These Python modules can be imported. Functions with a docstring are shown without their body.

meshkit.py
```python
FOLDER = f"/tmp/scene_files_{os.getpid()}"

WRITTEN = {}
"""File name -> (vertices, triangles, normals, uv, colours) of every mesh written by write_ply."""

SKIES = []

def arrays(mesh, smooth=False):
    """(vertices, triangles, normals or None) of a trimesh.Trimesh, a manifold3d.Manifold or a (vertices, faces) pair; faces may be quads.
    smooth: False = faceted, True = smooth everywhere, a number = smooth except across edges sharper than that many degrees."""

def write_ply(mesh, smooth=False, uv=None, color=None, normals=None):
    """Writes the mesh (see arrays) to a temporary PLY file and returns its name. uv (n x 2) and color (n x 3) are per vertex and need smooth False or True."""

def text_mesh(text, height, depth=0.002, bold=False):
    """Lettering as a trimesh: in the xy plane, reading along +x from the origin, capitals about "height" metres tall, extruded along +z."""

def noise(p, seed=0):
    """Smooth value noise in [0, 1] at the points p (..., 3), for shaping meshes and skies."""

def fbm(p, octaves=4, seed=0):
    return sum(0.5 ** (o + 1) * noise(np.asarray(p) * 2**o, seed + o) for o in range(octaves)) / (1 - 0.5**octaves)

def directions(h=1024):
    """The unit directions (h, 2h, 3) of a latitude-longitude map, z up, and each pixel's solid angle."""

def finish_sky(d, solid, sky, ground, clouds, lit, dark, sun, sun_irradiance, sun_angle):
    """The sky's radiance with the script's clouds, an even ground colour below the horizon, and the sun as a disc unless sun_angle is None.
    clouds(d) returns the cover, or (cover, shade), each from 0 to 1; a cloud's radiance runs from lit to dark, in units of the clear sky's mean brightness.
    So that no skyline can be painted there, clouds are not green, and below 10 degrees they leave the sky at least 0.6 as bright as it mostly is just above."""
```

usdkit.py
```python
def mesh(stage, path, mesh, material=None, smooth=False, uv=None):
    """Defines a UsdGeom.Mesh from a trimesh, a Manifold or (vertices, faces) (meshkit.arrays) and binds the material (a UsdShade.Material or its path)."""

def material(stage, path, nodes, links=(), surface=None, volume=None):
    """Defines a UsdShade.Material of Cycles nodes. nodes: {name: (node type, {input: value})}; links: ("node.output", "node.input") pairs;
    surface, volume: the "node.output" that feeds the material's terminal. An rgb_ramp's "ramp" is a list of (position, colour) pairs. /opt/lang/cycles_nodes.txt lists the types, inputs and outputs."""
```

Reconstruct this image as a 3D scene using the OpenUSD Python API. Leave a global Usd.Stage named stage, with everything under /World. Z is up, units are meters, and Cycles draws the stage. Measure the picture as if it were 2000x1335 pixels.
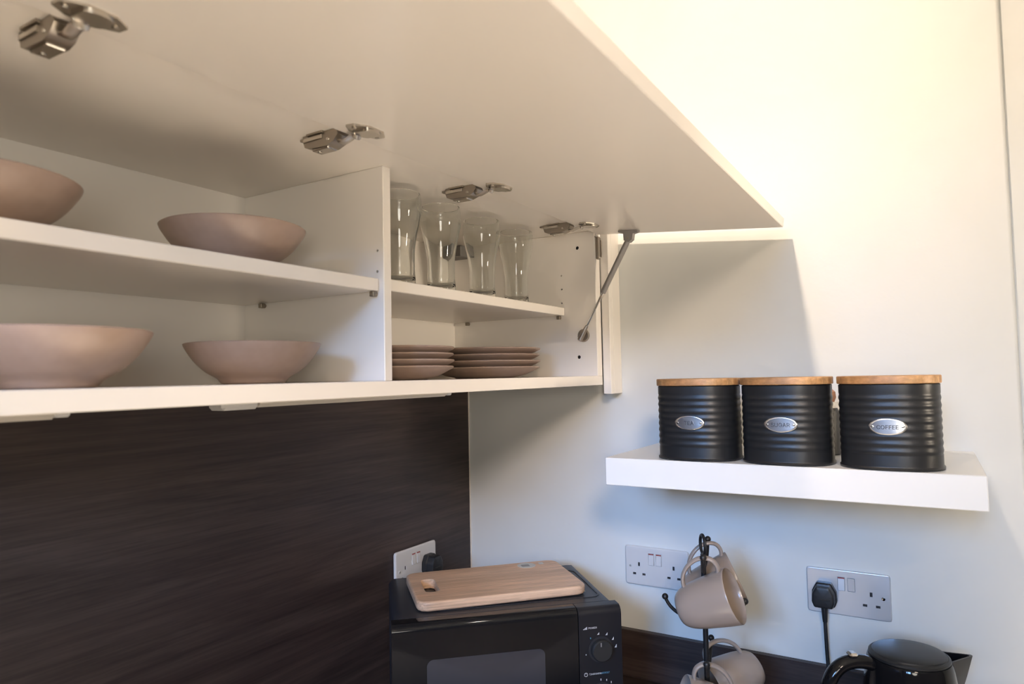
import math, random
import numpy as np, trimesh, manifold3d as m3, meshkit, usdkit
from shapely.geometry import Polygon, Point, box as sbox
from shapely import affinity
from pxr import Usd, UsdGeom, UsdLux, UsdShade, Gf, Sdf

stage = Usd.Stage.CreateInMemory()
UsdGeom.SetStageUpAxis(stage, 'Z'); UsdGeom.SetStageMetersPerUnit(stage, 1.0)
W = UsdGeom.Xform.Define(stage, '/World'); stage.SetDefaultPrim(W.GetPrim())
UsdGeom.Scope.Define(stage, '/World/Looks')
PI = math.pi
# x runs along the back wall (corner at x=0), y is 0 at the back wall and negative into the room, z=0 is the cabinet's bottom board (about eye level)
# ------------------------------------------------------------------ camera, light, exposure
CAM = np.array([-1.4829, -1.0534, 0.0032])
RGT, UP, FWD = np.array([.5219, -.8528, -.0202]), np.array([-.0323, -.0434, .9985]), np.array([.8524, .5205, .0502])
cam = UsdGeom.Camera.Define(stage, '/World/camera')
cam.AddTransformOp().Set(Gf.Matrix4d(*RGT, 0, *UP, 0, *(-FWD), 0, *CAM, 1))
cam.CreateHorizontalApertureAttr(36.0); cam.CreateVerticalApertureAttr(36.0 * 1335 / 2000)
cam.CreateFocalLengthAttr(1329.17 / 2000 * 36)
cam.CreateFStopAttr(5.6); cam.CreateFocusDistanceAttr(1.35)
cam.CreateClippingRangeAttr(Gf.Vec2f(0.02, 100))
cam.CreateExposureAttr(0.12)

dome = UsdLux.DomeLight.Define(stage, '/World/sky_light')
dome.CreateIntensityAttr(0.05); dome.CreateColorAttr(Gf.Vec3f(.75, .86, 1.0))

def lamp(name, pos, power, color, radius, cone=None, soft=.4, aim=None):
    l = UsdLux.SphereLight.Define(stage, '/World/' + name)
    l.CreateRadiusAttr(radius); l.CreateIntensityAttr(power); l.CreateColorAttr(Gf.Vec3f(*color)); l.CreateNormalizeAttr(True)
    pos = np.array(pos, float)
    z = np.array([0, 0, 1.0]) if aim is None else (pos - np.array(aim)) / np.linalg.norm(pos - np.array(aim))
    x = np.cross([0, 1, 0.01], z); x /= np.linalg.norm(x); y = np.cross(z, x)
    l.AddTransformOp().Set(Gf.Matrix4d(*x, 0, *y, 0, *z, 0, *pos, 1))
    if cone:
        s = UsdLux.ShapingAPI.Apply(l.GetPrim()); s.CreateShapingConeAngleAttr(cone); s.CreateShapingConeSoftnessAttr(soft)
    return l
def area(name, pos, w, h, power, color, rot):
    l = UsdLux.RectLight.Define(stage, '/World/' + name); l.CreateWidthAttr(w); l.CreateHeightAttr(h); l.CreateIntensityAttr(1.0)
    l.CreateColorAttr(Gf.Vec3f(*[float(power * c) for c in color])); l.AddTranslateOp().Set(Gf.Vec3d(*pos)); l.AddRotateXYZOp().Set(Gf.Vec3f(*rot))
WIN = dict(x=-3.2, y0=-1.25, y1=-.35, z0=.20, z1=.90)
# LIGHTS
lamp('ceiling_spot_light', (-1.42, -.745, .90), 24.5, (1.0, .79, .61), .025, 44, 1.0, aim=(-.05, -.52, .58)) #A
lamp('ceiling_spot_light_001', (-2.6, -1.82, .90), 42.0, (1.0, .79, .63), .22, 16, .9, aim=(-.50, -.43, .10)) #T
lamp('added_bounce_light', (-1.15, -1.35, .97), 350.0, (1.0, .97, .88), .04, 27, .4, aim=(-1.10, -1.20, -1.5)) #D: added lamp, lights the floor so its bounce brightens the door underside
area('sky_daylight', (-9.0, -2.0, 2.525), 2.35, 4.0, 70.0, (.25, .48, .93), (0, -90, 0)) #W
lamp('added_fill_globe', (-1.97, -1.44, .04), 6.7, (1.0, .95, .84), .2) #M: added fill light for the cabinet interior, not a known room lamp
lamp('added_fill_spot', (-.55, -2.75, .08), 28.0, (1.0, .84, .65), .12, 13, 1.0, aim=(-.27, -.40, .20)) #S: added frontal fill for the right compartment and filler strip
# END LIGHTS

# ------------------------------------------------------------------ helpers
used = {}
def numbered(parent, name):
    k = used.setdefault(parent, {}); n = k.get(name, 0); k[name] = n + 1
    return f'{parent}/{name}' + (f'_{n:03d}' if n else '')
def pathof(p): return '/World' if p is None else str(p.GetPath())
def tag(prim, label=None, cat=None, group=None, kind=None):
    for k, v in (('label', label), ('category', cat), ('group', group), ('kind', kind)):
        if v: prim.SetCustomDataByKey(k, v)
    return prim
def thing(name, label, cat, loc=(0, 0, 0), group=None, R=None):
    x = UsdGeom.Xform.Define(stage, numbered('/World', name)); place(x, loc, R)
    return tag(x.GetPrim(), label, cat, group)
def place(x, loc, R=None):
    R = (np.eye(3) if R is None else np.asarray(R)).astype(float)      # rows of R: images of the local x, y, z axes
    x.AddTransformOp().Set(Gf.Matrix4d(*[float(q) for q in (*R[0], 0, *R[1], 0, *R[2], 0, *loc, 1)]))
def rz(deg):
    a = math.radians(deg); return np.array([[math.cos(a), math.sin(a), 0], [-math.sin(a), math.cos(a), 0], [0, 0, 1.0]])
def obj(name, mesh, mat, parent=None, smooth=35, label=None):
    if isinstance(mesh, (list, tuple)) and not isinstance(mesh[0], np.ndarray): mesh = cat(*mesh)
    m = usdkit.mesh(stage, numbered(pathof(parent), name), mesh, mat, smooth=smooth)
    if label: tag(m.GetPrim(), label)
    return m.GetPrim()
def struct(name, mesh, mat, parent=None, smooth=35):
    p = obj(name, mesh, mat, parent, smooth)
    return tag(p, kind='structure') if parent is None else p
def dup(root, label, loc, R=None, group=None):
    was = root.GetCustomData()
    r = thing(root.GetName(), label, was['category'], loc, group or was.get('group'), R)
    r.GetReferences().AddInternalReference(root.GetPath()); r.SetInstanceable(True)
    return r
def tm(m):
    if hasattr(m, 'to_mesh'):
        q = m.to_mesh(); return trimesh.Trimesh(np.array(q.vert_properties[:, :3]), np.array(q.tri_verts), process=False)
    return m
def cat(*ms): return trimesh.util.concatenate([tm(m) for m in ms])
def man(t):
    t = tm(t); return m3.Manifold(m3.Mesh(np.asarray(t.vertices, np.float32), np.asarray(t.faces, np.uint32)))
def bx(lo, hi, c=.0008):
    """box with chamfered edges"""
    lo, hi = np.minimum(lo, hi).astype(float), np.maximum(lo, hi).astype(float); c = min(c, (hi - lo).min() * .45)
    mid, h = (lo + hi) / 2, (hi - lo) / 2; pts = []
    for s in np.ndindex(2, 2, 2):
        s = np.array(s) * 2 - 1
        for k in range(3):
            d = h - c; d[k] = h[k]; pts.append(mid + s * d)
    return trimesh.convex.convex_hull(np.array(pts))
def rrect(w, h, r, n=8):
    return sbox(-w / 2 + r, -h / 2 + r, w / 2 - r, h / 2 - r).buffer(r, quad_segs=n)
def ext(poly, t, z=0):
    m = trimesh.creation.extrude_polygon(poly, t, engine='earcut'); m.apply_translation((0, 0, z)); return m
def rext(poly, t, c, n=3, z=0):
    """extruded polygon with rounded top and bottom rims (stack of insets, convex polygons)"""
    lay = []
    for i in range(n + 1):
        a = i / n * PI / 2; lay.append((c * (1 - math.sin(a)), c * (1 - math.cos(a))))
    prof = lay + [(i_, t - z_) for i_, z_ in lay[::-1]]
    rings = []; N = 96; base = np.array(poly.exterior.coords)[:-1]
    cen = np.array(poly.centroid.coords[0])
    for ins, zz in prof:
        p = poly.buffer(-ins, quad_segs=8) if ins > 1e-6 else poly
        ang = np.linspace(0, 2 * PI, N, endpoint=False); ring = []
        co = np.array(p.exterior.coords)[:-1] - cen; d = np.arctan2(co[:, 1], co[:, 0]); o = np.argsort(d); co, d = co[o], d[o]
        L = p.exterior
        # sample by arc length from the +x crossing
        from shapely.geometry import LineString
        far = LineString([cen, cen + np.array([10, 0])]); s0 = L.project(L.intersection(far)) if not L.intersection(far).is_empty else 0
        ccw = L.is_ccw
        for k in range(N):
            q = L.interpolate((s0 + (k if ccw else -k) / N * L.length) % L.length); ring.append((q.x, q.y, zz + z))
        rings.append(ring)
    return loft(np.array(rings))
def loft(rings, cap=True, closed=True):
    rings = np.asarray(rings, float); m, n = rings.shape[:2]
    v = rings.reshape(-1, 3); f = []
    for i in range(m - 1):
        a = i * n + np.arange(n); b = i * n + (np.arange(n) + 1) % n
        if not closed: a, b = a[:-1], b[:-1]
        f += [np.stack([a, b, b + n], 1), np.stack([a, b + n, a + n], 1)]
    if cap:
        c0, c1 = len(v), len(v) + 1; v = np.vstack([v, rings[0].mean(0), rings[-1].mean(0)])
        k = np.arange(n); k2 = (k + 1) % n
        f += [np.stack([k2, k, np.full(n, c0)], 1), np.stack([(m - 1) * n + k, (m - 1) * n + k2, np.full(n, c1)], 1)]
    t = trimesh.Trimesh(v, np.vstack(f), process=False)
    if t.volume < 0: t.invert()
    return t
def lathe(prof, n=72):
    """closed solid of revolution about z; prof: (r, z) from axis to axis or a closed loop off the axis"""
    prof = np.array(prof, float); a = np.arange(n) * 2 * PI / n
    rings = np.stack([np.outer(prof[:, 0], np.cos(a)), np.outer(prof[:, 0], np.sin(a)), np.repeat(prof[:, 1:], n, 1)], -1)
    t = loft(rings, cap=False); t.merge_vertices(); t.update_faces(t.nondegenerate_faces()); t.remove_unreferenced_vertices()
    if t.volume < 0: t.invert()
    return t
def smoothpath(p, k=8):
    from scipy.interpolate import CubicSpline
    p = np.array(p, float); s = np.r_[0, np.cumsum(np.linalg.norm(np.diff(p, axis=0), axis=1))]
    return CubicSpline(s, p)(np.linspace(0, s[-1], (len(p) - 1) * k + 1))
def tube(p, r, n=12, flat=None, up=None):
    """swept tube; r scalar or per point; flat=(a,b): elliptical half-axes along (side, up)"""
    p = np.array(p, float); t = np.gradient(p, axis=0); t /= np.linalg.norm(t, axis=1)[:, None]
    u = np.array(up if up is not None else ([0, 0, 1] if abs(t[0, 2]) < .9 else [1, 0, 0]), float)
    rings = []; r = np.broadcast_to(r, (len(p),)); a = np.arange(n) * 2 * PI / n
    for i in range(len(p)):
        u = u - t[i] * (u @ t[i]); u /= np.linalg.norm(u); s = np.cross(t[i], u)
        fa, fb = flat if flat else (1, 1)
        rings.append(p[i] + r[i] * (np.outer(np.cos(a) * fa, s) + np.outer(np.sin(a) * fb, u)))
    return loft(rings)
def rod(a, b, r, n=16): return tube([a, (np.array(a) + b) / 2, b], r, n)
def ball(c, r, sub=2):
    m = trimesh.creation.icosphere(sub, r); m.apply_translation(c); return m
def basis(mesh, o, X, Y, Z):
    """local x,y,z -> world axes"""
    m = tm(mesh).copy(); m.vertices = np.array(o) + m.vertices @ np.array([X, Y, Z], float)
    if np.linalg.det(np.array([X, Y, Z], float)) < 0: m.invert()
    return m

# ------------------------------------------------------------------ materials
def mat(name, color, rough=.5, noise=None, bump=None, coord='object', **kw):
    """principled with optional colour noise (scale vec, colour2, ramp lo/hi, detail) and fine bump (scale, strength, distance)"""
    n = {'p': ('principled_bsdf', {'base_color': color, 'roughness': rough, **kw})}; l = []
    n['tc'] = ('texture_coordinate', {}); src = 'tc.object'
    if noise:
        sc, c2, lo, hi, det, dist = noise
        n['mp'] = ('mapping', {'scale': sc}); n['nz'] = ('noise_texture', {'scale': 1.0, 'detail': float(det), 'roughness': .6, 'distortion': float(dist)})
        n['rp'] = ('rgb_ramp', {'ramp': [(0, color), (lo, color), (hi, c2), (1, c2)]})
        l += [(src, 'mp.vector'), ('mp.vector', 'nz.vector'), ('nz.fac', 'rp.fac'), ('rp.color', 'p.base_color')]
    if bump:
        sc, st, di = bump
        n['mb'] = ('mapping', {'scale': sc if np.ndim(sc) else (sc,) * 3}); n['nb'] = ('noise_texture', {'scale': 1.0, 'detail': 3.0}); n['b'] = ('bump', {'strength': st, 'distance': di})
        l += [(src, 'mb.vector'), ('mb.vector', 'nb.vector'), ('nb.fac', 'b.height'), ('b.normal', 'p.normal')]
    return usdkit.material(stage, '/World/Looks/' + name, n, l, surface='p.BSDF')
M = {}
M['wall'] = mat('wall_paint', (.715, .725, .70), .55, noise=((2.2, 2.2, 2.2), (.69, .70, .67), .5, .75, 4, .6), bump=(45, .12, .004))
M['ceiling'] = mat('ceiling_paint', (.85, .84, .80), .8)
M['floor'] = mat('floor_vinyl', (.56, .48, .40), .5, noise=((2, 14, 1), (.48, .40, .33), .35, .7, 4, .4))
M['melamine'] = mat('white_melamine', (.90, .845, .775), .32, bump=(220, .05, .001))
M['edge'] = mat('white_edging', (.87, .815, .745), .25)
M['door'] = mat('white_gloss_door', (.90, .845, .775), .28, bump=(14, .04, .004))
M['strip'] = mat('white_filler', (.86, .81, .74), .3)
M['shelf'] = mat('white_wall_shelf', (.80, .80, .79), .35)
M['metal'] = mat('hinge_nickel', (.42, .38, .33), .33, metallic=1.0)
M['metal2'] = mat('hinge_bright', (.66, .62, .56), .22, metallic=1.0)
M['greymetal'] = mat('strut_grey', (.30, .285, .275), .38, metallic=.35)
M['chrome'] = mat('chrome', (.82, .82, .82), .08, metallic=1.0)
M['hole'] = mat('hole_dark', (.02, .018, .016), .8)
M['pin'] = mat('pin_brass_grey', (.28, .24, .19), .4, metallic=.8)
M['bracket'] = mat('bracket_grey', (.20, .19, .18), .5)
M['bowl'] = mat('matt_taupe_stoneware', (.40, .292, .232), .34, noise=((60, 60, 60), (.375, .27, .214), .4, .7, 3, 0), coat_weight=.15, coat_roughness=.3)
M['mug'] = mat('taupe_mug_glaze', (.325, .265, .225), .26, coat_weight=.3, coat_roughness=.15)
M['canister'] = mat('black_satin_tin', (.014, .015, .017), .36, specular_ior_level=.42, bump=(60, .03, .002))
M['tag'] = mat('stamped_aluminium', (.74, .74, .75), .24, metallic=1.0, bump=(400, .15, .0005))
M['tagdark'] = mat('stamped_recess', (.09, .09, .095), .4, metallic=.6)
M['black'] = mat('black_metal', (.012, .012, .013), .42)
M['plug'] = mat('black_plug', (.013, .014, .016), .45)
M['cable'] = mat('black_cable', (.014, .014, .015), .5)
M['kettle'] = mat('black_gloss_kettle', (.006, .006, .007), .06, specular_ior_level=.32)
M['kettle_lid'] = mat('kettle_lid_black', (.016, .017, .018), .34, specular_ior_level=.35, bump=(600, .08, .0006))
M['mw'] = mat('black_microwave', (.014, .014, .017), .30, specular_ior_level=.3)
M['mwtop'] = mat('microwave_top_paint', (.026, .027, .031), .36, specular_ior_level=.35, bump=(500, .08, .0006))
M['mwgloss'] = mat('microwave_door_gloss', (.008, .008, .009), .07, specular_ior_level=.3)
M['mwwin'] = mat('microwave_window', (.036, .037, .044), .05)
M['knob'] = mat('knob_black', (.022, .022, .022), .42)
M['printw'] = mat('print_white', (.62, .62, .62), .5)
M['printb'] = mat('print_blue', (.10, .30, .45), .5)
M['socketw'] = mat('white_socket_plastic', (.64, .635, .63), .3)
M['sockets'] = mat('brushed_steel_socket', (.70, .73, .78), .30, metallic=.55, bump=((4, 900, 4), .06, .0004))
M['slot'] = mat('slot_dark', (.015, .015, .018), .6)
M['red'] = mat('switch_red', (.30, .06, .05), .4)
M['paper'] = mat('paper_sticker', (.60, .60, .56), .55)
M['paperg'] = mat('sticker_print', (.30, .30, .29), .55)
M['uclight'] = mat('light_strip_plastic', (.62, .58, .52), .4)
M['farwall'] = mat('far_wall_paint', (.15, .14, .13), .7)
M['frame'] = mat('window_frame_white', (.82, .82, .80), .35)
M['jarg'] = mat('jar_grey', (.05, .048, .046), .4)
M['jarw'] = mat('jar_white', (.8, .78, .74), .4)
M['jarb'] = mat('jar_brown', (.30, .14, .08), .45)
M['base'] = mat('base_unit_white', (.78, .75, .69), .3)
M['sil'] = mat('silicone_white', (.75, .70, .62), .4)
def woodmat(name, c1, c2, c3, sc, rough, bump=.15, dist=2.0, spec=.5):
    n = {'tc': ('texture_coordinate', {}), 'm1': ('mapping', {'scale': sc}), 'm2': ('mapping', {'scale': tuple(np.array(sc) * np.array([3.0, 8, 8]))}), 'm0': ('mapping', {'scale': tuple(np.array(sc) * .35)}),
         'n0': ('noise_texture', {'scale': 1.0, 'detail': 2.0}), 'n1': ('noise_texture', {'scale': 1.0, 'detail': 6.0, 'roughness': .62, 'distortion': dist}),
         'n2': ('noise_texture', {'scale': 1.0, 'detail': 4.0, 'roughness': .7}),
         'r1': ('rgb_ramp', {'ramp': [(0, c2), (.36, c2), (.5, c1), (.64, c3), (1, c3)]}), 'r2': ('rgb_ramp', {'ramp': [(0, (.64,) * 3), (.35, (.64,) * 3), (.6, (1, 1, 1)), (1, (1.06,) * 3)]}),
         'r0': ('rgb_ramp', {'ramp': [(0, (.8,) * 3), (.3, (.8,) * 3), (.7, (1.15,) * 3), (1, (1.15,) * 3)]}),
         'mx': ('mix_color', {'blend_type': 'multiply', 'fac': 1.0}), 'mx2': ('mix_color', {'blend_type': 'multiply', 'fac': 1.0}),
         'b': ('bump', {'strength': bump, 'distance': .002}), 'p': ('principled_bsdf', {'roughness': rough, 'specular_ior_level': spec})}
    l = [('tc.object', 'm1.vector'), ('tc.object', 'm2.vector'), ('tc.object', 'm0.vector'), ('m0.vector', 'n0.vector'), ('m1.vector', 'n1.vector'), ('m2.vector', 'n2.vector'), ('n1.fac', 'r1.fac'), ('n2.fac', 'r2.fac'), ('n0.fac', 'r0.fac'),
         ('r1.color', 'mx.a'), ('r2.color', 'mx.b'), ('mx.result', 'mx2.a'), ('r0.color', 'mx2.b'), ('mx2.result', 'p.base_color'), ('n2.fac', 'b.height'), ('b.normal', 'p.normal')]
    return usdkit.material(stage, '/World/Looks/' + name, n, l, surface='p.BSDF')
M['darkwood'] = woodmat('wenge_laminate', (.052, .036, .032), (.036, .024, .022), (.068, .048, .042), (1.3, 1, 16), .42, .12, 1.3, .4)
M['beech'] = woodmat('beech_board', (.76, .50, .325), (.715, .455, .285), (.79, .535, .355), (3.0, 34, 34), .42, .05, .4)
M['bamboo'] = woodmat('bamboo_lid', (.55, .30, .125), (.44, .215, .08), (.66, .40, .19), (60, 5, 14), .45, .05, .3)
def glassmat():
    return usdkit.material(stage, '/World/Looks/clear_glass', {'g': ('principled_bsdf', {'base_color': (.97, .985, .975), 'roughness': .0, 'ior': 1.36, 'transmission_weight': 1.0})}, [], surface='g.BSDF')
M['glass'] = glassmat()
M['pane'] = usdkit.material(stage, '/World/Looks/window_pane', {'f': ('fresnel', {'IOR': 1.45}), 't': ('transparent_bsdf', {}), 'g': ('glossy_bsdf', {'roughness': 0.0}), 'm': ('mix_closure', {})},
                            [('f.fac', 'm.fac'), ('t.BSDF', 'm.closure1'), ('g.BSDF', 'm.closure2')], surface='m.closure')

# ------------------------------------------------------------------ the room
ZF, ZC, WT = -1.577, 1.0, -.677     # floor, ceiling, worktop
XL, YF_ = WIN['x'], -3.3
struct('floor', bx((XL, YF_, ZF - .05), (.5, 0, ZF)), M['floor'])
struct('ceiling', bx((XL, YF_, ZC), (.5, .1, ZC + .05)), M['ceiling'])
struct('wall_back', bx((XL - .1, 0, ZF), (.5, .1, ZC)), M['wall'])
YE = -1.190
def vround(x0, y0, x1, y1, r, z0, z1):   # wall block whose corner at (x0,y0) is a rounded plaster edge
    a = np.linspace(PI, 1.5 * PI, 7); arc = [(x0 + r + r * math.cos(t), y0 + r + r * math.sin(t)) for t in a]
    return ext(Polygon(arc + [(x1, y0), (x1, y1), (x0, y1)]), z1 - z0, z0)
struct('wall_right', vround(0, YE, .12, 0, .007, ZF, ZC), M['wall'])
struct('wall_right_recess', bx((.018, YF_, ZF), (.16, YE + .02, ZC)), M['wall'])
struct('wall_front', bx((XL - .1, YF_ - .1, ZF), (.5, YF_, ZC)), M['farwall'])
y0, y1, z0, z1 = WIN['y0'], WIN['y1'], WIN['z0'], WIN['z1']
struct('wall_left', [bx((XL - .1, YF_, ZF), (XL, y0, ZC), 0.0001), bx((XL - .1, y1, ZF), (XL, 0, ZC), .0001), bx((XL - .1, y0, ZF), (XL, y1, z0), .0001), bx((XL - .1, y0, z1), (XL, y1, ZC), .0001)], M['farwall'])
win = UsdGeom.Xform.Define(stage, '/World/window_1').GetPrim(); tag(win, kind='structure')
ym = (y0 + y1) / 2
obj('window_frame', [bx((XL - .08, y0, z0), (XL - .02, y0 + .05, z1)), bx((XL - .08, y1 - .05, z0), (XL - .02, y1, z1)), bx((XL - .08, y0 + .05, z0), (XL - .02, y1 - .05, z0 + .05)), bx((XL - .08, y0 + .05, z1 - .05), (XL - .02, y1 - .05, z1)), bx((XL - .08, ym - .04, z0 + .05), (XL - .02, ym + .04, z1 - .05))], M['frame'], win)
obj('pane', bx((XL - .055, y0 + .05, z0 + .05), (XL - .049, ym - .04, z1 - .05), .0001), M['pane'], win)
obj('pane', bx((XL - .055, ym + .04, z0 + .05), (XL - .049, y1 - .05, z1 - .05), .0001), M['pane'], win)
struct('baseboard_front', bx((XL, YF_, ZF), (.06, YF_ + .015, ZF + .1)), M['frame'])

# dark wood splashback on the back wall, white joint at its end, upstand on the right wall, worktop
sp = tag(obj('splashback_panel', bx((-2.9, -.010, WT), (-.003, -.0003, -.0206)), M['darkwood']), 'dark wood grain splashback panel on the wall under the open cabinet', 'splashback')
struct('trim_1', bx((-.004, -.0115, WT), (0, -.001, -.019), .0005), M['sil'])
tag(obj('upstand', bx((-.016, -1.9 + .72, WT), (0, -.010, -.573), .0012), M['darkwood']), 'low dark wood upstand strip along the cream wall behind the kettle', 'upstand')
Lsh = Polygon([(-2.9, -.010), (-2.9, -.62), (-.62, -.62), (-.62, -1.18), (-.0, -1.18), (0, -.010)])
tag(obj('worktop', ext(Lsh, .038, WT - .038), M['darkwood']), 'dark wood kitchen worktop running round the corner below the sockets', 'worktop')
for nm, (a, b), lab in (('base_cabinet', ((-2.9, -.58), (-.62, -.02)), 'white base cabinet under the worktop along the dark splashback wall'), ('base_cabinet', ((-.58, -1.17), (-.02, -.02)), 'white base cabinet under the worktop along the cream socket wall')):
    t = thing(nm, lab, 'cabinet', (0, 0, 0))
    obj('body', bx((*a, ZF + .12), (*b, WT - .0385)), M['base'], t); obj('plinth', bx((a[0] + .04, a[1] + .04, ZF), (b[0] - .02, b[1], ZF + .12)), M['base'], t)
    if a[0] < -2:
        for i in range(3): obj('door', bx((-2.9 + i * .75, -.60, ZF + .13), (-2.9 + i * .75 + .745, -.581, WT - .05)), M['door'], t)
    else: obj('door', bx((-.60, -1.16, ZF + .13), (-.581, -.63, WT - .05)), M['door'], t)

# ------------------------------------------------------------------ open wall cabinet with lifted door
DC, H, T = -.4256, .3272, .0204
XI, XO, XCL = -.0911, -.0663, -1.46
YD, XD0, XD1 = -.359, -.6952, -.7123
BK = -.0346
cab = thing('wall_cabinet', 'long white wall cabinet with its flap door lifted open above crockery', 'cabinet', (0, 0, 0))
def drill(mesh, holes, r=.0025, depth=.008, axis=0, sgn=1):
    m = man(mesh)
    for h in holes:
        c = m3.Manifold.cylinder(depth * 2, r, r, 12, True).rotate((0, 90, 0)).translate(tuple(h)); m = m - c
    return tm(m)
obj('bottom_panel', bx((XCL, DC, -T), (XO, -.001, 0)), M['edge'], cab)
obj('top_panel', bx((XCL, DC, H), (XO, -.001, H + .018)), M['melamine'], cab)
holesR = [(XI, -.3403, .2003), (XI, -.3395, .1684), (XI, -.3403, .232), (XI, -.085, .2003), (XI, -.085, .1684)]
bigR = [(XI, -.3821, .2918), (XI, -.3803, .0433)]
ep = obj('end_panel', drill(drill(bx((XI, DC, 0), (XO, -.001, H)), holesR, .0022), bigR, .0042), M['melamine'], cab)
for h in holesR[:2]: obj('pin_hole', basis(lathe([(0, 0), (.0021, 0), (.0021, .0004), (0, .0004)], 12), np.array(h) + (.004, 0, 0), (0, 1, 0), (0, 0, 1), (1, 0, 0)), M['hole'], ep)
for h in bigR: obj('screw_hole', basis(lathe([(0, 0), (.0041, 0), (.0041, .0004), (0, .0004)], 16), np.array(h) + (.003, 0, 0), (0, 1, 0), (0, 0, 1), (1, 0, 0)), M['hole'], ep)
obj('end_panel', bx((XCL, DC, 0), (XCL + .018, -.001, H)), M['melamine'], cab)
holesD = [(XD1, -.346, .1981), (XD1, -.3456, .166)]
dv = obj('divider', drill(bx((XD1, YD, 0), (XD0, BK, H), .0012), holesD, .0022, .005), M['melamine'], cab)
for h in holesD: obj('pin_hole', basis(lathe([(0, 0), (.0021, 0), (.0021, .0004), (0, .0004)], 12), np.array(h) + (.003, 0, 0), (0, 1, 0), (0, 0, 1), (1, 0, 0)), M['hole'], dv)
obj('back_panel', bx((XCL + .018, BK, 0), (XI, BK + .008, H), .0002), M['melamine'], cab)
obj('shelf', bx((XCL + .019, -.3497, .1357), (XD1 - .0015, BK - .001, .1551), .0012), M['edge'], cab)
obj('shelf', bx((XD0 + .0015, -.3472, .139), (XI - .002, BK - .001, .1576), .0012), M['edge'], cab)
for x, s, y, z in ((XD1, -1, -.3431, .1357), (XD1, -1, -.089, .1357), (XI, -1, -.0787, .139), (XI, -1, -.3347, .139), (XD0, 1, -.335, .139), (XD0, 1, -.08, .139)):
    obj('shelf_pin', cat(rod((x, y, z - .004), (x + s * .010, y, z - .004), .0035, 10), bx((x + s * .002, y - .004, z - .008), (x + s * .011, y + .004, z - .0005), .0006)), M['pin'], cab)
obj('filler_strip', [bx((-.0628, -.4451, -.0407), (-.0448, DC - .0005, H + .018), .001), bx((-.0448, -.4451, -.0407), (-.0003, -.4451 + .018, H + .018), .001)], M['strip'], cab, label='white filler strip closing the gap to the wall')
# cabinet hanger bracket in the rear corner
hb = obj('hanger_bracket', bx((XI - .044, BK - .0545, .2985), (XI - .0005, BK - .0005, H - .0005), .002), M['bracket'], cab, label='dark grey corner hanger bracket')
# lifted door: local axes w outward along the door, n = door underside normal (down)
AD = .0895; dO = np.array([0, -.423, .3208]); dw = np.array([0, -math.cos(AD), -math.sin(AD)]); dn = np.array([0, math.sin(AD), -math.cos(AD)])
DW, DX0, DX1 = .4003, -1.455, -.0691
door = obj('door', basis(bx((0, 0, 0), (DX1 - DX0, DW, .0185), .0012), (DX0, dO[1], dO[2]), (1, 0, 0), dw, -dn), M['door'], cab, label='white flap door lifted almost level')
def doorpt(x, w, n): return np.array([x, 0, 0]) + dO + dw * w + dn * n
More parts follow.
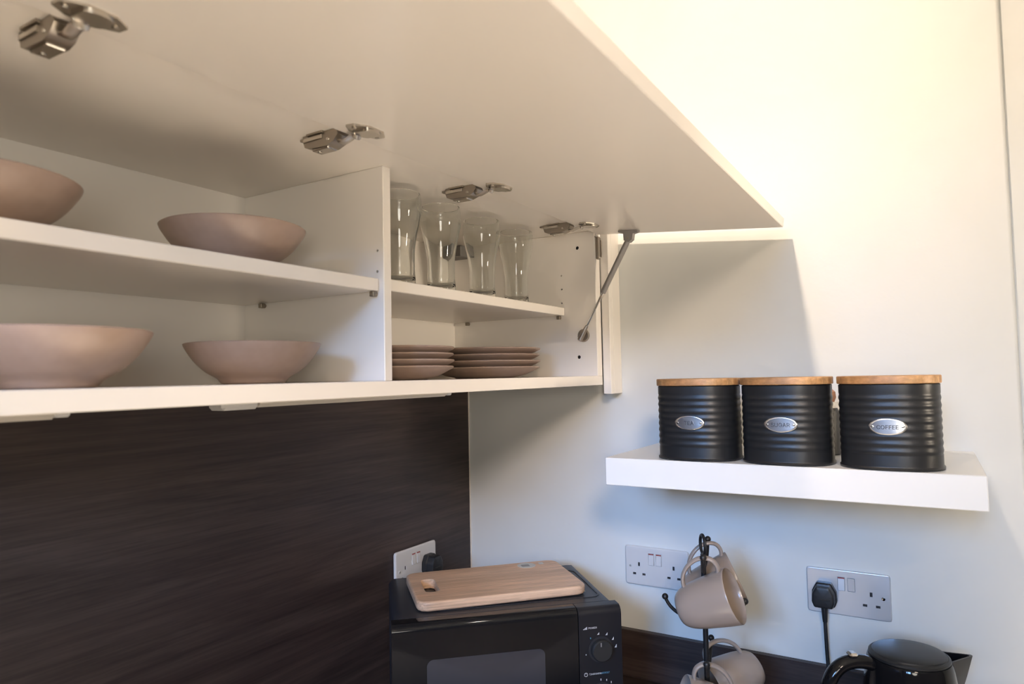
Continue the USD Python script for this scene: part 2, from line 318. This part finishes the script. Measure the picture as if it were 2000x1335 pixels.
# hinges
def hinge(x):
    yh = DC
    # mounting body, extruded side profile (y out = negative) under the top panel
    prof = Polygon([(.070, 0), (.0705, -.006), (.067, -.0150), (.060, -.0180), (.026, -.0195), (.014, -.0155), (.006, -.0075), (.009, 0)])
    b = ext(prof, .022, -.011)   # x: back distance, y: z
    body = basis(b, (x, yh, H - .0006), (0, 1, 0), (0, 0, 1), (1, 0, 0))
    hb = obj('hinge', body, M['metal'], cab, label='nickel concealed hinge')
    obj('mounting_plate', [bx((x - .0055, yh + .012, H - .0035), (x + .0055, yh + .082, H - .0002), .0004), bx((x - .0150, yh + .030, H - .003), (x + .0150, yh + .060, H - .0002), .0004)], M['metal'], hb)
    obj('side_rail', [bx((x - .0128, yh + .034, H - .0095), (x - .0105, yh + .068, H - .0040), .0004), bx((x + .0105, yh + .034, H - .0095), (x + .0128, yh + .068, H - .0040), .0004), bx((x - .0085, yh + .026, H - .0222), (x + .0085, yh + .056, H - .0185), .001)], M['metal2'], hb)
    obj('adjusting_screw', rod((x, yh + .050, H - .0215), (x, yh + .050, H - .0232), .0030, 12), M['metal2'], hb)
    obj('pivot_pin', rod((x - .0120, yh + .024, H - .012), (x + .0120, yh + .024, H - .012), .002, 10), M['metal2'], hb)
    # cranked arms from the body to the cup
    pa = np.array([(x, yh + .012, H - .011), (x, yh - .004, H - .0145), (x, yh - .016, H - .0145)]); pb = doorpt(x, .022, .0045)
    path = smoothpath([pa[0], pa[1], pa[2], pb + (0, .003, -.003), pb], 5)
    obj('hinge_arm', tube(path, 1.0, 8, flat=(.0065, .0018), up=(0, 0, 1)), M['metal2'], hb)
    # cup flange plate on the door with two screws
    pl = Polygon([(-.026, .017), (-.026, .029), (-.012, .040), (.012, .040), (.026, .029), (.026, .017), (.012, .008), (-.012, .008)]).buffer(.003).buffer(-.001)
    o = doorpt(x, .012, 0)
    plate = basis(ext(pl, .0022), o, (1, 0, 0), dw, dn)
    dome = basis(ext(Point(0, .026).buffer(.0165, quad_segs=8).intersection(sbox(-.0125, 0, .0125, .06)), .0055), o, (1, 0, 0), dw, dn)
    obj('hinge_cup', [plate, dome], M['metal2'], hb)
    for s in (-1, 1): obj('cup_screw', basis(lathe([(0, 0), (.0034, 0), (.0026, .002), (0, .002)], 12), doorpt(x + s * .0205, .035, .002), (1, 0, 0), dw, dn), M['metal'], hb)
for hx in (-1.185, -.853, -.540, -.190): hinge(hx)
# gas strut
sx = -.103
pB, pT = np.array([sx, -.3935, .088]), doorpt(sx, .090, .020)
ax = (pT - pB) / np.linalg.norm(pT - pB); Ls = np.linalg.norm(pT - pB)
gs = obj('gas_strut', tube([pB + ax * (Ls * .46), pB + ax * (Ls * .465), pB + ax * (Ls * .7), pB + ax * (Ls * .99), pB + ax * (Ls * 1.0)], [.0052, .0062, .0062, .0062, .005], 20), M['greymetal'], cab, label='grey gas lift strut')
obj('piston_rod', rod(pB + ax * .025, pB + ax * (Ls * .47), .0026, 14), M['chrome'], gs)
pr = basis(lathe([(0, 0), (.0145, 0), (.0145, .002), (.012, .004), (0, .004)], 32), (XI, -.3935, .0915), (0, 1, 0), (0, 0, 1), (-1, 0, 0))
obj('lower_mount', [pr, rod((XI - .003, -.3935, .0905), (sx - .003, -.3935, .0885), .0035, 12)], M['metal'], gs)
obj('rod_end', tube([pB - ax * .010, pB - ax * .008, pB + ax * .012, pB + ax * .028], [.003, .0062, .0052, .0032], 12), M['metal'], gs)
ub = doorpt(sx, .090, 0)
br = ext(Polygon([(-.022, 0), (-.022, .004), (-.010, .007), (-.008, .022), (.004, .026), (.011, .020), (.012, .007), (.022, .004), (.022, 0)]), .014, -.007)
obj('upper_bracket', basis(br, ub, dw, dn, (1, 0, 0)), M['greymetal'], gs)
obj('bracket_pin', rod(doorpt(sx - .0085, .091, .017), doorpt(sx + .0085, .091, .017), .0028, 12), M['metal'], gs)
# folded catch plate on the front edge of the end panel
cp = obj('catch_plate', [bx((-.0865, DC - .0065, .262), (-.0735, DC - .0005, H - .014), .001), bx((-.092, DC - .003, H - .0165), (-.062, DC - .0005, H - .014), .0005), bx((-.0715, DC - .0085, .268), (-.069, DC - .0005, H - .020), .0006)], M['metal'], cab, label='slim nickel catch plate')
obj('catch_screw', basis(lathe([(0, 0), (.003, 0), (.0024, .0015), (0, .0015)], 12), (-.080, DC - .006, .266), (1, 0, 0), (0, 0, 1), (0, -1, 0)), M['metal2'], cp)

# slim lights under the cabinet
def uclight(x0, x1, label):
    t = thing('cabinet_light', label, 'light', (x0, -.285, -T), 'slim lights under the cabinet')
    L = x1 - x0; prof = Polygon([(-.017, 0), (-.017, -.006), (-.011, -.0105), (.011, -.0105), (.017, -.006), (.017, 0)])
    obj('body', basis(ext(prof, L - .07), (.055, 0, -.0002), (0, 1, 0), (0, 0, 1), (1, 0, 0)), M['uclight'], t)
    obj('end_cap', bx((0, -.016, -.0125), (.0545, .016, -.0002), .004), M['socketw'], t)
    obj('end_cap', bx((L - .0145, -.017, -.009), (L, .017, -.0002), .002), M['socketw'], t)
uclight(-.945, -.468, 'slim white light strip under the cabinet, the whole one above the splashback')
uclight(-1.44, -1.122, 'slim white light strip under the cabinet, cut off by the left edge of the photo')

# ------------------------------------------------------------------ crockery
def bowl_mesh(r, h):
    out = [(0, 0), (.44 * r, 0), (.47 * r, .02 * h), (.50 * r, .10 * h), (.68 * r, .30 * h), (.84 * r, .56 * h), (.94 * r, .80 * h), (.995 * r, .97 * h), (r, h)]
    t = .045 * r
    inn = [(r - .35 * t, h + .012 * r), (r - t, h), (.90 * r, .80 * h), (.79 * r, .56 * h), (.62 * r, .32 * h), (.42 * r, .16 * h), (0, .12 * h)]
    from scipy.interpolate import PchipInterpolator
    def dense(p, k):
        p = np.array(p); s = np.r_[0, np.cumsum(np.linalg.norm(np.diff(p, axis=0), axis=1))]; return PchipInterpolator(s, p)(np.linspace(0, s[-1], k))
    return lathe(np.vstack([dense(out, 34), dense(inn, 26)]), 96)
for (x, y, z, r, h, lab) in ((-.8600, -.250, 0, .0905, .0545, 'taupe bowl on the cabinet floor next to the divider'), (-1.157, -.330, 0, .0905, .0545, 'taupe bowl on the cabinet floor at the left edge of the photo'),
                             (-.900, -.262, .1551, .0925, .053, 'taupe bowl on the upper cabinet shelf next to the divider'), (-1.192, -.255, .1551, .0925, .053, 'taupe bowl on the upper shelf, cut off by the left edge of the photo')):
    b = obj('bowl', bowl_mesh(r, h), M['bowl'], smooth=50); UsdGeom.Xformable(b).AddTranslateOp().Set(Gf.Vec3d(x, y, z + .0002))
    tag(b, lab, 'bowl', 'taupe bowls in the cabinet')
def plate_mesh(r, h, t=.0042):
    out = [(0, 0), (.52 * r, 0), (.56 * r, .002), (.72 * r, .30 * h), (.90 * r, .74 * h), (.985 * r, .97 * h), (r, h + .001)]
    inn = [(r - .001, h + .0028), (.985 * r, h + .0032), (.90 * r, .74 * h + t), (.72 * r, .30 * h + t), (.55 * r, t + .001), (0, t)]
    return lathe(out + inn, 96)
ORD = ('lowest', 'second lowest', 'second from top', 'topmost')
def stack(x, y, r, h, pitch, which, group):
    for k in range(4):
        p = obj('plate', plate_mesh(r * (1 + .004 * math.sin(k * 2.3)), h), M['bowl'], smooth=50)
        UsdGeom.Xformable(p).AddTranslateOp().Set(Gf.Vec3d(x + .0012 * math.sin(k * 4.1), y + .0012 * math.cos(k * 3.3), .0002 + k * pitch)); tag(p, f'{ORD[k]} taupe plate of the {which}', 'plate', group)
stack(-.232, -.220, .121, .0205, .0134, 'wide plate stack in the right compartment', 'wide taupe plates')
stack(-.565, -.255, .1005, .0205, .0112, 'smaller plate stack beside the divider', 'small taupe plates')
# beer glasses
def glass_mesh():
    from scipy.interpolate import PchipInterpolator
    o = np.array([(0, 0), (.0235, 0), (.0258, .002), (.0262, .008), (.0250, .030), (.0252, .055), (.0290, .085), (.0350, .112), (.0378, .130), (.0372, .146), (.0358, .1565)])
    i = np.array([(.0350, .1575), (.0343, .1567), (.0356, .146), (.0362, .130), (.0333, .112), (.0272, .085), (.0233, .055), (.0232, .030), (.0225, .014), (.012, .0085), (0, .0078)])
    def dense(p, k):
        s = np.r_[0, np.cumsum(np.linalg.norm(np.diff(p, axis=0), axis=1))]; return PchipInterpolator(s, p)(np.linspace(0, s[-1], k))
    return lathe(np.vstack([dense(o, 44), dense(i, 40)]), 72)
for x, y, lab in ((-.607, -.300, 'clear beer glass nearest the divider, half hidden by it'), (-.4927, -.300, 'clear beer glass second from the divider on the upper shelf'), (-.3585, -.300, 'clear beer glass third from the divider on the upper shelf'), (-.2265, -.300, 'clear beer glass farthest from the divider, nearest the gas strut')):
    g = obj('beer_glass', glass_mesh(), M['glass'], smooth=60); UsdGeom.Xformable(g).AddTranslateOp().Set(Gf.Vec3d(x, y, .1578)); tag(g, lab, 'glass', 'beer glasses on the cabinet shelf')

# ------------------------------------------------------------------ wall shelf and canisters
SZ, SX, SY0, SY1 = -.1487, -.3258, -1.1166, -.5414
tag(obj('wall_shelf', bx((SX, SY0, SZ - .0494), (-.0005, SY1, SZ), .0012), M['shelf']), 'thick white floating shelf carrying three black canisters', 'shelf')
def sup(a, b, n, k=96):
    t = np.arange(k) * 2 * PI / k; c, s = np.cos(t), np.sin(t)
    return np.stack([a * np.sign(c) * np.abs(c) ** (2 / n), b * np.sign(s) * np.abs(s) ** (2 / n)], 1)
def canister(y, text, label, dx=0.0, rot=0.0):
    A, B, N = .0605, .0700, 2.5                           # half depth (x), half width (y)
    t = thing('canister', label, 'canister', (-.262 + dx, y, SZ + .0002), 'black kitchen canisters', rz(rot))
    prof = [(-.004, 0), (.0015, .0005), (.002, .003), (.0005, .0045), (0, .006), (0, .0215)]
    for k in range(8):
        zc = .028 + k * .0113
        prof += [(-.0007, zc - .0052), (.0001, zc - .0026), (.0006, zc), (.0001, zc + .0026)]
    prof += [(-.0007, .1125), (0, .1145), (0, .1275), (-.002, .1285)]
    rings = []
    for o, z in prof:
        p = sup(A + o, B + o, N); rings.append(np.c_[p, np.full(len(p), z)])
    obj('body', loft(rings), M['canister'], t, smooth=50)
    rings = [np.c_[sup(A + o, B + o, N), np.full(96, z)] for o, z in ((-.004, .1290), (.0012, .1290), (.0022, .1300), (.0022, .1398), (.0012, .1410), (-.03, .1410))]
    obj('lid', loft(rings), M['bamboo'], t, smooth=40)
    def front(q, off):                                     # local (u right, v up, w out) -> on the curved front
        yy = -q[:, 0]; xx = -(A + .0013) * np.clip(1 - np.abs(yy / B) ** N, 0, 1) ** (1 / N)
        return np.c_[xx - q[:, 2] - off, yy, .0655 + q[:, 1]]
    def bend(m, off=0):
        m = tm(m).copy(); m.vertices = front(m.vertices, off); m.invert()
        return m if m.volume > 0 else (m.invert() or m)
    W_, H_ = .0255, .0122
    def ell(s, z): a = np.arange(64) * 2 * PI / 64; return np.c_[W_ * s * np.cos(a), H_ * s * np.sin(a), np.full(64, z)]
    def grid_ell():
        rs = [ell(1, 0), ell(1, .0012), ell(.97, .0018), ell(.90, .0018), ell(.87, .0011), ell(.6, .0011), ell(.3, .0011), ell(.02, .0011)]
        return loft(rs)
    tg = obj('name_tag', bend(grid_ell(), .0004), M['tag'], t, smooth=40, label='oval stamped metal tag')
    lt = meshkit.text_mesh(text, .0066 if len(text) < 5 else .0062 if len(text) < 6 else .0056, .0010, bold=True); lt.apply_translation((-lt.bounds[:, 0].mean(), -.0033, .0011))
    obj('lettering', bend(lt, .0004), M['tagdark'], tg, smooth=False)
    for s in (-1, 1):
        rv = lathe([(0, 0), (.0020, 0), (.0016, .0012), (0, .0017)], 14); rv.apply_translation((s * .0200, 0, .0009)); obj('rivet', bend(rv, .0004), M['chrome'], tg)
canister(-.6985, 'TEA', 'black ribbed tin canister with bamboo lid and TEA tag', .001)
canister(-.8468, 'SUGAR', 'black ribbed tin canister with bamboo lid and SUGAR tag')
canister(-.9975, 'COFFEE', 'black ribbed tin canister with bamboo lid and COFFEE tag', -.002)
t = thing('spice_jar', 'small jar with brown top seen only through the gap between the SUGAR and COFFEE canisters', 'jar', (-.130, -.892, SZ + .0002))
obj('jar_body', lathe([(0, 0), (.020, 0), (.022, .002), (.022, .075), (.018, .083), (0, .083)], 32), M['jarg'], t)
obj('collar', lathe([(0, .0832), (.019, .0832), (.019, .094), (0, .094)], 32), M['jarw'], t)
obj('jar_top', lathe([(0, .0942), (.014, .0942), (.017, .102), (.016, .112), (.009, .119), (0, .121)], 32), M['jarb'], t)

# ------------------------------------------------------------------ sockets, plugs
def frame_right(y0, z0): return dict(o=(0, y0, z0), X=(0, -1, 0), Y=(0, 0, 1), Z=(-1, 0, 0))     # u to the viewer's right, v up (from the plate's top left), w out of the wall
def frame_back(x0, z0): return dict(o=(x0, -.0102, z0), X=(1, 0, 0), Y=(0, 0, 1), Z=(0, -1, 0))
def socket(F, label, m, slotm, thick, steel=False, ons=(1, 1), marks=True):
    t = thing('wall_socket', label, 'socket', F['o'], None, np.array([F['X'], F['Y'], F['Z']]))
    if np.linalg.det(np.array([F['X'], F['Y'], F['Z']])) < 0: raise ValueError
    PW, PH = .147, .087
    pl = affinity.translate(rrect(PW, PH, .0045 if steel else .006), PW / 2, -PH / 2)
    plate = man(rext(pl, thick, .0022 if steel else .004))
    sw = [(.0625, -.0265), (.0800, -.0265)]
    slots = []
    for cx in (.0335, .1135):
        s = 1
        slots += [(cx, -.0400, .0045, .0085), (cx - .0111, -.0615, .0075, .0048), (cx + .0111, -.0615, .0075, .0048)]
    for (u, v, w, h) in slots: plate = plate - m3.Manifold.cube((w, h, .008), True).translate((u, v, thick))
    for (u, v) in sw: plate = plate - m3.Manifold.cube((.0136, .0262, .006), True).translate((u, v, thick))
    p = obj('plate', tm(plate), m, t)
    for (u, v, w, h) in slots: obj('pin_slot', bx((u - w / 2 - .0002, v - h / 2 - .0002, thick - .0038), (u + w / 2 + .0002, v + h / 2 + .0002, thick - .0014), .0001), slotm, p)
    for k, (u, v) in enumerate(sw):
        on = ons[k]; tilt = .0011 if on else -.0011
        r = bx((-.0062, -.0125, -.0022), (.0062, .0125, .0012), .0006); r.vertices[:, 2] += r.vertices[:, 1] / .0125 * -tilt
        r.apply_translation((u, v, thick)); sp_ = obj('rocker_switch', r, m, t)
        if on:
            rm = bx((-.0058, .0100, .0010), (.0058, .0124, .0015), .0001); rm.vertices[:, 2] += rm.vertices[:, 1] / .0125 * -tilt; rm.apply_translation((u, v, thick)); obj('red_mark', rm, M['red'], sp_)
    for u in (.0130, .1340):
        sc = obj('screw', basis(lathe([(0, 0), (.0036, 0), (.0032, .0010), (0, .0014)], 18), (u, -.0450, thick - .0002), (1, 0, 0), (0, 1, 0), (0, 0, 1)), M['chrome'] if steel else m, t)
        if not steel: obj('screw_recess', basis(lathe([(0, 0), (.0022, 0), (.0022, .0004), (0, .0004)], 14), (u, -.0450, thick + .0010), (1, 0, 0), (0, 1, 0), (0, 0, 1)), M['paperg'], sc)
    return t
SR = frame_right(-.8276, -.3861); SL = frame_right(-.4432, -.3856); SB = frame_back(-.3066, -.3870)
socket(SR, 'brushed steel double socket on the cream wall with the kettle plug in it', M['sockets'], M['slot'], .0055, True, (1, 0))
socket(SL, 'white double socket on the cream wall behind the mugs', M['socketw'], M['slot'], .0085)
socket(SB, 'white double socket on the dark splashback behind the chopping board', M['socketw'], M['slot'], .0085)
def plug(F, u, label, thick, cable):
    t = thing('power_plug', label, 'plug', F['o'], None, np.array([F['X'], F['Y'], F['Z']]))
    # rounded trapezoid body, wide below
    base = Polygon([(-.013, .022), (.013, .022), (.0215, .006), (.0225, -.012), (.018, -.0235), (-.018, -.0235), (-.0225, -.012), (-.0215, .006)]).buffer(-.004).buffer(.004, quad_segs=8)
    rings = []
    for s, z in ((.94, .0002), (1.0, .002), (1.0, .013), (.93, .0145), (.92, .027), (.86, .032), (.70, .0345)):
        q = affinity.scale(base, s, s, origin=(0, -.004)); L = q.exterior
        rings.append([(*L.interpolate(k / 72, normalized=True).coords[0], z) for k in range(72)])
    m = loft(np.array(rings)); m.apply_translation((u, -.0475, thick)); pb = obj('plug_body', m, M['plug'], t)
    gp = bx((u - .013, -.0475 - .006, thick + .0335), (u + .013, -.0475 - .0035, thick + .0352), .0006); obj('grip_ridge', gp, M['plug'], pb)
    obj('cable_sleeve', tube([(u, -.069, thick + .014), (u, -.078, thick + .014), (u, -.094, thick + .0135), (u, -.100, thick + .013)], [.0062, .0058, .0048, .0042], 14), M['plug'], t)
    if cable: obj('cable', tube(smoothpath(cable, 10), .0034, 12), M['cable'], t)
    return t
plug(SR, .0325, 'black kettle plug in the brushed steel socket', .0057, [(.0325, -.098, .0187), (.033, -.125, .019), (.034, -.165, .019), (.037, -.215, .022), (.045, -.262, .030), (.062, -.284, .045), (.080, -.2875, .060)])
plug(SB, .1115, 'black microwave plug in the socket behind the chopping board', .0087, [(.1115, -.098, .0217), (.112, -.130, .022), (.116, -.180, .024), (.120, -.230, .026), (.122, -.275, .028), (.13, -.2865, .032)])

# ------------------------------------------------------------------ microwave, board
MT = -.430
a_, b_ = np.array([-.5540, -.2388]), np.array([-.2758, -.5364])
ua = (b_ - a_) / np.linalg.norm(b_ - a_); na = np.array([-ua[1], ua[0]])      # u along the front to the right, n to the back
MWW, MWD, MWZ = .424, .292, MT - WT
mo = a_ - ua * .010
mw = thing('microwave', 'black microwave with two dials standing in the corner under the chopping board', 'microwave', (*mo, WT), None, np.array([[*ua, 0], [*na, 0], [0, 0, 1]]))
Hh = MWZ - .0005
body = rext(affinity.translate(rrect(MWW - .004, Hh - .012, .012), MWW / 2, 0), MWD - .034, .002)  # profile in (u, z), extruded along n
obj('body', basis(body, (0, .034, .012 + (Hh - .012) / 2), (1, 0, 0), (0, 0, 1), (0, 1, 0)), M['mwtop'], mw)
# embossed rounded groove on the top
g = rrect(.330, .190, .02); ring = g.difference(g.buffer(-.0035))
obj('top_emboss', basis(ext(ring, .0012), (MWW / 2 + .030, .155, Hh - .0002), (1, 0, 0), (0, 1, 0), (0, 0, 1)), M['mwtop'], mw)
SPL = .340   # door | control panel
def front_block(u0, u1, rl, rr, d=.033):
    # block with a curved top front lip
    prof = [(d, Hh)] + [(.014 - .014 * math.sin(a), Hh - .014 + .014 * math.cos(a)) for a in np.linspace(0, PI / 2, 7)] + [(0, .014), (.004, .010), (d, .010)]
    m = ext(Polygon(prof), u1 - u0); return basis(m, (u0, 0, 0), (0, 1, 0), (0, 0, 1), (1, 0, 0))
dr = obj('door', front_block(0, SPL - .0008, .01, .0), M['mwgloss'], mw, label='glossy black microwave door')
obj('door_window', basis(ext(rrect(.215, .150, .012), .0006), (.168, -.0003, .108), (1, 0, 0), (0, 0, 1), (0, -1, 0)), M['mwwin'], dr)
cpn = obj('control_panel', front_block(SPL + .0008, MWW, 0, .01), M['mw'], mw)
def onpanel(mesh, u, z, w=0): return basis(mesh, (u, -w, z), (1, 0, 0), (0, 0, 1), (0, -1, 0))
for kz in (.1705, .087):
    uc = SPL + .042
    obj('dial_ring', onpanel(lathe([(0, 0), (.0235, 0), (.0235, .0008), (0, .0008)], 40), uc, kz), M['slot'], cpn)
    kn = obj('dial', onpanel(lathe([(0, 0), (.0195, 0), (.0195, .010), (.0175, .0125), (.012, .0125), (0, .0125)], 40), uc, kz, .0006), M['knob'], mw)
    obj('pointer', onpanel(bx((-.0012, .009, 0), (.0012, .0165, .0008), .0003), uc - .003, kz, .0128), M['greymetal'], kn)
    for i, a in enumerate(np.radians([195, 130, 98, 66, 35, 4] if kz > .12 else [195, 92, 70, 50, 30, 10, -10])):
        h = .0022 + .0006 * i if kz > .12 else .0036
        s = ext(Polygon([(-.002, -.0014), (.002, -.0014), (.002, h - .0005)]) if kz > .12 and i > 1 else sbox(-.0008, -h / 2, .0008, h / 2), .0003)
        obj('scale_mark', onpanel(s, uc + .0295 * math.cos(a), kz + .0285 * math.sin(a), .0001), M['printb'] if (kz > .12 and i == 1) else M['printw'], cpn)
def pr_text(s, h, u, z, m):
    tmsh = meshkit.text_mesh(s, h, .0003, bold=False); obj('print', onpanel(tmsh, u, z, .0001), m, cpn, smooth=False)
obj('print', onpanel(cat(*[ext(sbox(i * .0021, 0, i * .0021 + .0015, .0012 + i * .0012), .0003) for i in range(4)]), SPL + .009, .2085, .0001), M['printw'], cpn)
pr_text('POWER', .0034, SPL + .0190, .2090, M['printw'])
clk = Point(0, 0).buffer(.0036).difference(Point(0, 0).buffer(.0027)).union(sbox(-.0003, -.0002, .0003, .0030))
obj('print', onpanel(ext(clk, .0003), SPL + .0125, .1270, .0001), M['printw'], cpn)
pr_text('TIMER(MIN)', .0029, SPL + .0185, .1257, M['printw']); pr_text('DEFROST', .0029, SPL + .0405, .1257, M['printb'])
for fx in (.04, MWW - .04):
    for fy in (.06, MWD - .04): obj('foot', basis(lathe([(0, 0), (.014, 0), (.014, .0122), (0, .0122)], 20), (fx, fy, 0), (1, 0, 0), (0, 1, 0), (0, 0, 1)), M['black'], mw)
st = obj('top_sticker', basis(ext(sbox(-.014, -.020, .014, .020), .0003), (.372, .118, Hh), (1, 0, 0), (0, 1, 0), (0, 0, 1)), M['paper'], mw, label='small white sticker')

BT = .0185
bl, bw = .336, .203
bc = np.array([-.2990, -.2735]); ba = -43.0
cb = thing('chopping_board', 'pale beech chopping board with handle hole lying on the microwave', 'chopping board', (*bc, MT + .0012), None, rz(ba))
outl = rrect(bl, bw, .022)
bd = man(rext(outl, BT, .005)) - man(ext(affinity.translate(rrect(.029, .086, .011), -bl / 2 + .038, .0), .06, -.02))
obj('board', tm(bd), M['beech'], cb)
stk = obj('sticker', basis(ext(Point(0, 0).buffer(.020, quad_segs=12), .0003), (bl / 2 - .075, bw / 2 - .030, BT), (1, 0, 0), (0, 1, 0), (0, 0, 1)), M['paper'], cb, label='round pale paper sticker')
obj('sticker_print', basis(ext(cat_poly := rrect(.018, .016, .003), .0002), (bl / 2 - .078, bw / 2 - .031, BT + .0003), (1, 0, 0), (0, 1, 0), (0, 0, 1)), M['paperg'], stk)
obj('sticker', basis(ext(sbox(-.005, -.007, .005, .007), .0003), (bl / 2 - .040, bw / 2 - .024, BT), (1, 0, 0), (0, 1, 0), (0, 0, 1)), M['paper'], cb)

# ------------------------------------------------------------------ mug tree and mugs
TP = np.array([-.266, -.698]); tow = (CAM[:2] - TP) / np.linalg.norm(CAM[:2] - TP)      # direction the front hooks point, out into the room
front = np.array([*tow, 0]); right = np.array([-front[1] * -1, -front[0], 0]); right = np.array([tow[1] * -1, tow[0], 0]); right = -right if right @ RGT < 0 else right
mt = thing('mug_tree', 'black metal mug tree with ball-tipped hooks on the worktop', 'mug tree', (*TP, WT))
ZT = -.318 - WT
obj('base', lathe([(0, 0), (.072, 0), (.074, .003), (.070, .008), (.02, .012), (0, .013)], 48), M['black'], mt)
obj('pole', rod((0, 0, .010), (0, 0, ZT), .0046, 16), M['black'], mt)
a = np.linspace(-PI / 2, 1.5 * PI, 41); vdir = front * .97 + right * .24
obj('loop', tube([vdir * .0165 * math.cos(t) + np.array([0, 0, ZT + .0165 + .0165 * math.sin(t)]) for t in a], .0028, 10), M['black'], mt)
def hook(d, ztip, L=.068):
    p = smoothpath([(0, 0, ztip - .036), d * L * .45 + (0, 0, ztip - .034), d * L * .85 + (0, 0, ztip - .018), d * L + (0, 0, ztip)], 8)
    h = obj('hook', tube(p, .0030, 10), M['black'], mt); obj('hook_ball', ball(d * L + np.array([0, 0, ztip]), .0056), M['black'], h)
for d, z in ((front, -.307), (-front * .98 + right * .14, -.307), (right, -.396), (-right, -.396), (front, -.482), (-front * .98 + right * .14, -.487)): hook(np.array(d), z - WT)
def mug_parts(root):
    from scipy.interpolate import PchipInterpolator
    o = np.array([(0, 0), (.024, 0), (.027, .002), (.0335, .012), (.0385, .030), (.0420, .055), (.0452, .082), (.0462, .096)])
    i = np.array([(.0454, .0973), (.0442, .0962), (.0427, .080), (.0395, .055), (.0355, .030), (.030, .014), (.022, .007), (0, .006)])
    d = lambda p, k: PchipInterpolator(np.r_[0, np.cumsum(np.linalg.norm(np.diff(p, axis=0), axis=1))], p)(np.linspace(0, np.linalg.norm(np.diff(p, axis=0), axis=1).sum(), k))
    obj('body', lathe(np.vstack([d(o, 34), d(i, 30)]), 72), M['mug'], root, smooth=50)
    hp = smoothpath([(.0425, 0, .086), (.052, 0, .091), (.066, 0, .088), (.0745, 0, .072), (.071, 0, .050), (.058, 0, .032), (.0365, 0, .0225)], 8)
    obj('handle', tube(hp, 1.0, 14, flat=(.0058, .0036), up=(1, 0, .2)), M['mug'], root, smooth=50)
HANG = np.array([.0675, 0, .0725])      # point inside the handle that hangs on the hook
def mugpose(hookpt, axis, hdir):
    """axis: base->rim in world; hdir: rough direction of the handle from the body; handle inner apex sits at hookpt"""
    z = np.array(axis, float); z /= np.linalg.norm(z); x = np.array(hdir, float); x -= z * (x @ z); x /= np.linalg.norm(x); y = np.cross(z, x)
    R = np.array([x, y, z]); return np.array(hookpt) - HANG @ R, R
P3 = np.array([*TP, 0]); up = np.array([0, 0, 1.0])
mA = thing('mug', 'taupe mug hanging in front on the upper tier of the mug tree', 'mug', *(lambda l, R: (l, 'taupe mugs on the mug tree', R))(*mugpose(P3 + front * .056 + up * -.317, right * .93 + up * .37 + front * .22, up * .93 - right * .30 + front * .1)))
mug_parts(mA)
dup(mA, 'taupe mug hanging behind on the upper tier of the mug tree', *mugpose(P3 - front * .052 + right * .009 + up * -.318, right * .93 + up * .40 - front * .10, up * .93 - right * .33 + front * .05))
dup(mA, 'taupe mug hanging in front on the lower tier, cut by the bottom of the photo', *mugpose(P3 + front * .056 + up * -.493, right * -.90 + up * .22 + front * .20, up * .95 + right * .25))
dup(mA, 'taupe mug hanging behind on the lower tier of the mug tree', *mugpose(P3 - front * .050 + right * .010 + up * -.498, right * -.80 - up * .28 + front * .45, up * .95 - right * .25 + front * .1))

# ------------------------------------------------------------------ kettle
KC = np.array([-.2030, -1.0062]); KZ = -.4475 - WT
kd = np.array([.530, -.848, 0])   # towards the spout
kt = thing('kettle', 'glossy black electric kettle with chrome button on its handle', 'kettle', (*KC, WT), None, np.array([kd, [-kd[1], kd[0], 0], [0, 0, 1]]))
obj('power_base', lathe([(0, 0), (.082, 0), (.084, .004), (.082, .014), (.076, .018), (0, .018)], 64), M['knob'], kt)
obj('body', lathe([(0, .0185), (.074, .0185), (.079, .021), (.081, .027), (.0805, .045), (.0775, .085), (.0735, .125), (.0680, .165), (.0625, KZ - .022), (.0605, KZ - .014), (.0588, KZ - .011), (0, KZ - .011)], 96), M['kettle'], kt, smooth=40)
obj('lid', lathe([(0, KZ - .0108), (.0575, KZ - .0108), (.0583, KZ - .009), (.0578, KZ - .0065), (.0550, KZ - .0045), (.0540, KZ - .0050), (.0527, KZ - .0030), (.046, KZ - .0010), (.03, KZ + .0004), (0, KZ + .001)], 96), M['kettle_lid'], kt, smooth=40)
# spout: wedge
sp0 = KZ - .012
outer = [[(.048, -.027, sp0), (.101, -.003, sp0 + .0005), (.1022, 0, sp0 + .0005), (.101, .003, sp0 + .0005), (.048, .027, sp0)],
         [(.052, -.024, sp0 - .03), (.090, -.004, sp0 - .03), (.0912, 0, sp0 - .03), (.090, .004, sp0 - .03), (.052, .024, sp0 - .03)],
         [(.056, -.018, sp0 - .07), (.074, -.005, sp0 - .07), (.0755, 0, sp0 - .07), (.074, .005, sp0 - .07), (.056, .018, sp0 - .07)]]
solid = loft(np.array(outer)[::-1])
inner = np.array(outer)[:2].copy(); cen = np.array([.062, 0, 0])
inn = []
for k, ringp in enumerate(inner):
    q = np.array(ringp, float); c = np.array([.062, 0, q[0, 2]]); q = c + (q - c) * (.90, .86, 1); q[:, 2] += .004 if k == 0 else 0; inn.append(q)
spm = man(solid) - man(loft(np.array(inn)[::-1]))
obj('spout', tm(spm), M['kettle'], kt, smooth=30)
hpth = smoothpath([(-.060, 0, KZ - .021), (-.088, 0, KZ - .0165), (-.112, 0, KZ - .024), (-.131, 0, KZ - .050), (-.136, 0, KZ - .085), (-.126, 0, KZ - .130), (-.102, 0, .060), (-.078, 0, .045)], 8)
hd = obj('handle', tube(hpth, 1.0, 20, flat=(.0125, .0105), up=(0, 0, 1)), M['kettle'], kt, smooth=50)
obj('lid_button', bx((-.098, -.0085, KZ - .0085), (-.084, .0085, KZ - .0015), .003), M['chrome'], hd, label='chrome lid release button')
